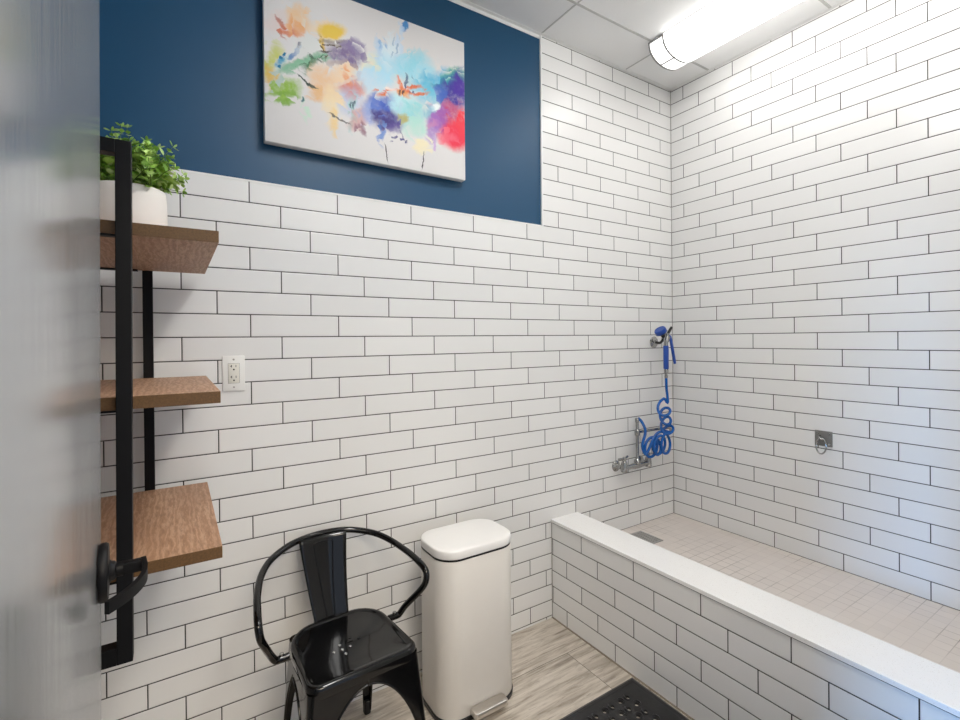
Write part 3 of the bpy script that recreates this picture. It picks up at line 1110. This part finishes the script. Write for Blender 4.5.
# one bent tube makes the top of the back and both arms
half = [(0.0, 0.278, 0.700), (0.06, 0.276, 0.697), (0.12, 0.262, 0.689), (0.185, 0.222, 0.673), (0.226, 0.165, 0.654), (0.253, 0.083, 0.634), (0.264, 0.025, 0.620),
        (0.270, -0.014, 0.606), (0.271, -0.031, 0.588), (0.266, -0.030, 0.558), (0.252, -0.009, 0.523), (0.227, 0.043, 0.462), (0.212, 0.058, 0.433), (0.202, 0.060, 0.426),
        (0.168, 0.060, 0.426)]
full = [(-x, y, z) for x, y, z in half[:0:-1]] + half
at = bmesh.new()
tube(at, catmull(full, 7), 0.0112, 14)
obj('arm_tube', at, M['black_gloss'], ch, 60)
for s in (-1, 1):
    bt = bmesh.new()
    lathe(bt, [(0, 0.0105), (0.0065, 0.0105), (0.0075, 0.013), (0.0065, 0.0165), (0, 0.0165)], (s * 0.190, 0.060, 0.426), (0, 0, 1), 14)
    obj('bolt', bt, M['chrome'], ch, 50)

# ---------------------------------------------------------------- pedal bin
bn = thing('pedal_bin', 'tall white rectangular pedal bin with black rim and steel pedal', 'bin', (-1.611, -0.214, 0))
BX, BY, BR = 0.169, 0.123, 0.082


def bring(g_, z, r=BR):
    return [(x, y, z) for x, y in rrect(BX + g_, BY + g_, r + g_, 10)]


b0 = bmesh.new()
loft(b0, [bring(-0.008, 0.0005), bring(0.003, 0.003), bring(0.004, 0.008), bring(0.004, 0.017), bring(0.001, 0.0195)])
obj('base_ring', b0, M['black_plastic'], bn, 40)
b1 = bmesh.new()
loft(b1, [bring(-0.001, 0.0197), bring(0.0, 0.022), bring(0.0, 0.596), bring(-0.0015, 0.5985)])
obj('body', b1, M['bin_body'], bn, 40)
b2 = bmesh.new()
loft(b2, [bring(-0.003, 0.5988), bring(-0.001, 0.600), bring(-0.001, 0.6045), bring(-0.003, 0.606)])
obj('rim_seal', b2, M['black_plastic'], bn, 40)
b3 = bmesh.new()
loft(b3, [bring(-0.003, 0.6062), bring(-0.0002, 0.608), bring(0.0005, 0.611), bring(0.0005, 0.633), bring(-0.0008, 0.6365), bring(-0.0035, 0.6385), bring(-0.02, 0.640, 0.082),
          bring(-0.06, 0.6412, 0.110)])
obj('lid', b3, M['bin_lid'], bn, 40)
b4 = bmesh.new()
rr = [[(0.008 + x, -BY - 0.026 + y, z) for x, y in rrect(0.074 + g_, 0.024 + g_, 0.014 + g_, 5)] for z, g_ in ((0.030, -0.003), (0.032, 0.0), (0.045, 0.0), (0.050, -0.002), (0.0515, -0.005))]
loft(b4, rr)
box(b4, -0.03, 0.03, -BY - 0.01, -BY + 0.02, 0.024, 0.034)
obj('pedal', b4, plain('bright_pedal_steel', 'd8d3cd', 0.28, 1.0, var=0.03), bn, 40)

# ---------------------------------------------------------------- drainage mat
MX1, MY1 = -1.003, -0.523
NXC, NYC = 13, 20
PIT = 0.0428
BORD = 0.046
BORX = 0.083
MWX, MWY = NXC * PIT + 2 * BORX, NYC * PIT + 2 * BORD
mt = thing('rubber_mat', 'black perforated rubber mat on the plank floor along the curb', 'mat', (MX1, MY1, 0))
mb = bmesh.new()
ZT = 0.0095
for i in range(NXC):
    for j in range(NYC):
        cx_, cy_ = -BORX - (i + 0.5) * PIT, -BORD - (j + 0.5) * PIT
        h2 = PIT / 2
        sq, rg, lo = [], [], []
        for k in range(16):
            an = 2 * PI * k / 16 + PI / 16
            c_, s_ = math.cos(an), math.sin(an)
            m_ = max(abs(c_), abs(s_))
            sq.append(mb.verts.new((cx_ + h2 * c_ / m_, cy_ + h2 * s_ / m_, ZT)))
            rg.append(mb.verts.new((cx_ + 0.0088 * c_, cy_ + 0.0088 * s_, ZT - 0.001)))
            lo.append(mb.verts.new((cx_ + 0.0080 * c_, cy_ + 0.0080 * s_, 0.001)))
        crn = [mb.verts.new((cx_ + a_ * h2, cy_ + b_ * h2, ZT)) for a_, b_ in ((1, 1), (-1, 1), (-1, -1), (1, -1))]
        for k in range(16):
            k2 = (k + 1) % 16
            if k % 4 == 1:
                mb.faces.new((rg[k], sq[k], crn[k // 4], sq[k2], rg[k2]))
            else:
                mb.faces.new((rg[k], sq[k], sq[k2], rg[k2]))
            mb.faces.new((rg[k], rg[k2], lo[k2], lo[k]))
obj('perforated_sheet', mb, M['rubber'], mt)
# raised crescent treads between the holes
tr = bmesh.new()
for i in range(NXC):
    for j in range(NYC):
        cx_, cy_ = -BORX - (i + 0.5) * PIT, -BORD - (j + 0.5) * PIT
        s_ = 1 if (i + j) % 2 else -1
        pts = [(cx_ + s_ * 0.0155 * math.cos(a_), cy_ + 0.0155 * math.sin(a_), ZT + 0.0012) for a_ in [math.radians(-80 + 20 * k) for k in range(9)]]
        tube(tr, pts, [0.0014, 0.0024, 0.0032, 0.0038, 0.004, 0.0038, 0.0032, 0.0024, 0.0014], 6)
tro = obj('tread', tr, M['rubber'], mt, 60)
tro['kind'] = 'stuff'
bd = bmesh.new()
outer = [(0, 0), (-MWX, 0), (-MWX, -MWY), (0, -MWY)]


def inset(d):
    return [(-d, -d), (-MWX + d, -d), (-MWX + d, -MWY + d), (-d, -MWY + d)]


loft(bd, [[(x, y, 0.0005) for x, y in outer], [(x, y, 0.006) for x, y in outer], [(x, y, 0.0125) for x, y in inset(0.012)],
          [(x, y, 0.0125) for x, y in inset(0.020)], [(x, y, 0.0095) for x, y in inset(0.024)], [(x, y, ZT) for x, y in ((-BORX, -BORD), (-MWX + BORX, -BORD), (-MWX + BORX, -MWY + BORD), (-BORX, -MWY + BORD))]], False, False)
obj('border', bd, M['rubber'], mt)

# ---------------------------------------------------------------- bath floor drain
dr = thing('floor_drain', 'square grey floor drain grate in the corner of the bath floor', 'drain', (-0.474, -0.148, SZ))
db = bmesh.new()
for k in range(4):
    a_ = 0.075
    e_ = ((-a_, a_, -a_, -a_ + 0.008), (-a_, a_, a_ - 0.008, a_), (-a_, -a_ + 0.008, -a_, a_), (a_ - 0.008, a_, -a_, a_))[k]
    box(db, *e_, 0.0006, 0.0035)
M['grate'] = plain('grey_grate', '9c9a96', 0.5, var=0.06)
obj('drain_frame', db, M['grate'], dr)
dg = bmesh.new()
for k in range(11):
    y = -0.065 + 0.013 * k
    box(dg, -0.067, 0.067, y - 0.004, y + 0.004, 0.0008, 0.003)
for k in range(5):
    x = -0.052 + 0.026 * k
    box(dg, x - 0.004, x + 0.004, -0.067, 0.067, 0.0007, 0.0026)
obj('grate', dg, M['grate'], dr)
obj('drain_sump', boxes((-0.067, 0.067, -0.067, 0.067, 0.0003, 0.0006)), plain('grey_sump', '5a5855', 0.7), dr)

# ---------------------------------------------------------------- tether plate on the right wall
an = thing('tether_plate', 'square steel tether plate with hanging ring on the right tiled wall', 'anchor', (0.0, -0.826, 0.927))
ab = bmesh.new()
box(ab, -0.0045, -0.0003, -0.037, 0.037, -0.036, 0.036, bevel=0.0008)
obj('plate', ab, M['dull_steel'], an, 40)
for sy in (-1, 1):
    for sz in (-1, 1):
        q = bmesh.new()
        lathe(q, [(0.0058, 0.0045), (0.0055, 0.0062), (0.003, 0.0078), (0, 0.008)], (0, sy * 0.025, sz * 0.024), (-1, 0, 0), 14)
        obj('screw', q, M['chrome'], an, 50)
q = bmesh.new()
tube(q, catmull([(-0.002, 0.014, 0.012), (-0.018, 0.013, 0.010), (-0.026, 0.004, 0.002), (-0.020, -0.004, -0.005), (-0.002, -0.006, -0.008)], 6), 0.0042, 10)
obj('staple', q, M['chrome'], an, 60)
q = bmesh.new()
tube(q, [( -0.019 - 0.004 * (1 - math.cos(a_)), 0.002 + 0.021 * math.sin(a_), -0.033 + 0.037 * math.cos(a_)) for a_ in [2 * PI * k / 28 for k in range(28)]], 0.0034, 9, closed=True)
obj('ring', q, M['chrome'], an, 60)

# ---------------------------------------------------------------- wall faucet of the bath
fa = thing('wall_faucet', 'chrome wall faucet with two handles, riser and swing spout low in the corner', 'faucet', (-0.415, 0.0, 0.697))
FY = -0.062
for s in (-1, 1):
    q = bmesh.new()
    lathe(q, [(0, 0.0004), (0.030, 0.0004), (0.031, 0.004), (0.026, 0.010), (0.015, 0.014), (0.0125, 0.018), (0.0125, 0.045)], (s * 0.1, 0, 0), (0, -1, 0), 24)
    obj('wall_flange', q, M['chrome'], fa, 40)
    q = bmesh.new()
    lathe(q, [(0, -0.030), (0.018, -0.030), (0.020, -0.024), (0.019, 0.0), (0.016, 0.020), (0.013, 0.028), (0.011, 0.032)], (s * 0.1, FY, 0.010), (0, 0, 1), 20)
    hdl_ = obj('valve', q, M['chrome'], fa, 40)
    q = bmesh.new()
    lathe(q, [(0.009, 0.030), (0.011, 0.036), (0.012, 0.044), (0.008, 0.051), (0, 0.052)], (s * 0.1, FY, 0.010), (0, 0, 1), 18)
    ends = ((-0.052, -0.008), (0.040, 0.012)) if s < 0 else ((0.030, -0.030), (-0.022, 0.022))
    for ex, ey in ends:
        tube(q, [(s * 0.1, FY, 0.052), (s * 0.1 + ex * 0.5, FY + ey * 0.5, 0.055), (s * 0.1 + ex, FY + ey, 0.057)], [0.006, 0.0052, 0.0068], 10)
    obj('valve_handle', q, M['chrome'], hdl_, 50)
q = bmesh.new()
tube(q, [(-0.1, FY, 0), (-0.05, FY, 0.0), (-0.02, FY, 0.0), (0.02, FY, 0), (0.05, FY, 0.0), (0.1, FY, 0)], [0.0145, 0.0135, 0.017, 0.017, 0.0135, 0.0145], 18)
obj('mixer_body', q, M['chrome'], fa, 50)
q = bmesh.new()
lathe(q, [(0.018, 0.010), (0.020, 0.018), (0.018, 0.030), (0.012, 0.036), (0.0085, 0.045), (0.0085, 0.165), (0.013, 0.168), (0.0145, 0.180), (0.0145, 0.196), (0.012, 0.200),
          (0.0085, 0.204), (0.0085, 0.240), (0.0115, 0.242), (0.0115, 0.262), (0.007, 0.268), (0, 0.268)], (0.008, FY, 0), (0, 0, 1), 20)
obj('riser', q, M['chrome'], fa, 40)
q = bmesh.new()
tube(q, catmull([(0.016, FY, 0.186), (0.10, FY - 0.004, 0.187), (0.20, FY - 0.010, 0.187), (0.262, FY - 0.014, 0.186), (0.281, FY - 0.015, 0.176), (0.287, FY - 0.015, 0.150)], 6), 0.0082, 12)
obj('spout', q, M['chrome'], fa, 60)

# ---------------------------------------------------------------- hook and hand sprayer
hk = thing('wall_hook', 'round chrome wall hook with black bent arm high beside the corner', 'hook', (-0.181, 0, 1.386))
q = bmesh.new()
lathe(q, [(0, 0.0004), (0.034, 0.0004), (0.035, 0.004), (0.030, 0.009), (0.012, 0.013), (0.010, 0.020), (0, 0.022)], (0, 0, 0), (0, -1, 0), 28)
obj('rosette', q, M['chrome'], hk, 40)
q = bmesh.new()
tube(q, catmull([(0, -0.014, 0), (0.002, -0.045, -0.004), (-0.006, -0.075, 0.018), (-0.016, -0.100, 0.042)], 6), 0.0078, 10)
obj('hook_arm', q, M['black_plastic'], hk, 60)

GX, GY = -0.214, -0.112
sy_ = thing('hand_sprayer', 'blue grooming hand sprayer with coiled blue hose hanging at the corner', 'sprayer', (GX, GY, 1.176))
# local z: 0 at the foot of the ferrule
q = bmesh.new()
lathe(q, [(0.008, 0.004), (0.010, 0.008), (0.010, 0.020), (0.008, 0.022), (0.008, 0.030), (0.013, 0.032), (0.013, 0.052), (0.010, 0.056)], (0, 0, 0), seg=18)
obj('ferrule', q, M['chrome'], sy_, 40)
q = bmesh.new()
lathe(q, [(0, 0.056), (0.0135, 0.056), (0.0150, 0.060), (0.0150, 0.186), (0.0125, 0.190), (0, 0.190)], (0, 0, 0), seg=20)
obj('grip', q, M['grip_blue'], sy_, 40)
q = bmesh.new()
tube(q, catmull([(0, 0, 0.188), (0.002, 0, 0.215), (0.008, -0.001, 0.238), (0.006, -0.002, 0.262)], 5), [0.012] * 5 + [0.016] * 6 + [0.013] * 5, 16)
tube(q, [(0.006, 0, 0.232), (0.030, 0, 0.236)], 0.010, 12)
obj('valve_body', q, M['chrome'], sy_, 60)
hd_ax = Vector((-0.58, 0.05, 0.80)).normalized()
q = bmesh.new()
nk = Vector((-0.052, -0.010, 0.264))
lathe(q, [(0.010, -0.030), (0.014, -0.012), (0.026, -0.006), (0.034, 0.0)], nk, hd_ax, 24)
obj('spray_neck', q, M['black_plastic'], sy_, 50)
q = bmesh.new()
lathe(q, [(0, 0.0), (0.030, 0.0), (0.033, 0.004), (0.033, 0.020), (0.030, 0.025), (0.027, 0.026), (0.025, 0.023), (0, 0.023)], nk, hd_ax, 28)
obj('spray_head', q, M['grip_blue'], sy_, 40)
q = bmesh.new()
tube(q, [(0.010, 0, 0.250), (0.036, -0.004, 0.284), (0.046, -0.005, 0.296)], [0.009, 0.008, 0.0075], 12)
obj('nozzle_stub', q, M['black_plastic'], sy_, 50)
q = bmesh.new()
tube(q, catmull([(0.026, 0, 0.252), (0.034, -0.004, 0.236), (0.042, -0.010, 0.18), (0.052, -0.016, 0.11), (0.056, -0.018, 0.085)], 5), [0.006] * 4 + [0.0085] * 13 + [0.0075] * 4, 10)
obj('squeeze_lever', q, M['grip_blue'], sy_, 60)
# hose: sprayer -> vertical coil -> heaped coil by the spout -> top of the riser (world coordinates minus the thing's origin)
hp = []


def W_(x, y, z):
    hp.append(Vector((x - GX, y - GY, z - 1.176)))


for x, y, z in ((-0.214, -0.112, 1.182), (-0.212, -0.112, 1.12), (-0.205, -0.113, 1.07), (-0.205, -0.113, 1.035)):
    W_(x, y, z)
random.seed(3)
n1 = 46
for k in range(n1):
    q_ = k / (n1 - 1)
    a_ = 2 * PI * 3.2 * q_ + 0.4
    r_ = 0.030 + 0.008 * math.sin(3 * q_ * PI)
    W_(-0.240 + 0.040 * q_ + r_ * math.cos(a_), -0.110 + 0.028 * math.sin(a_), 1.03 - 0.17 * q_ + 0.030 * math.sin(a_ + 1.0))
n2 = 84
for k in range(n2):
    q_ = k / (n2 - 1)
    a_ = 2 * PI * 4.0 * q_ + 1.2
    r_ = 0.052 + 0.007 * math.sin(7 * q_)
    W_(-0.210 - 0.145 * q_ + r_ * math.cos(a_), -0.108 - 0.016 * math.sin(a_ * 0.5), 0.815 - 0.02 * q_ + (r_ + 0.004) * math.sin(a_))
for x, y, z in ((-0.375, -0.10, 0.765), (-0.395, -0.094, 0.785), (-0.398, -0.09, 0.82), (-0.372, -0.088, 0.87), (-0.370, -0.085, 0.905), (-0.388, -0.076, 0.945), (-0.402, -0.066, 0.962)):
    W_(x, y, z)
q = bmesh.new()
tube(q, catmull(hp, 3), 0.0078, 9)
obj('coiled_hose', q, M['hose_blue'], sy_, 70)
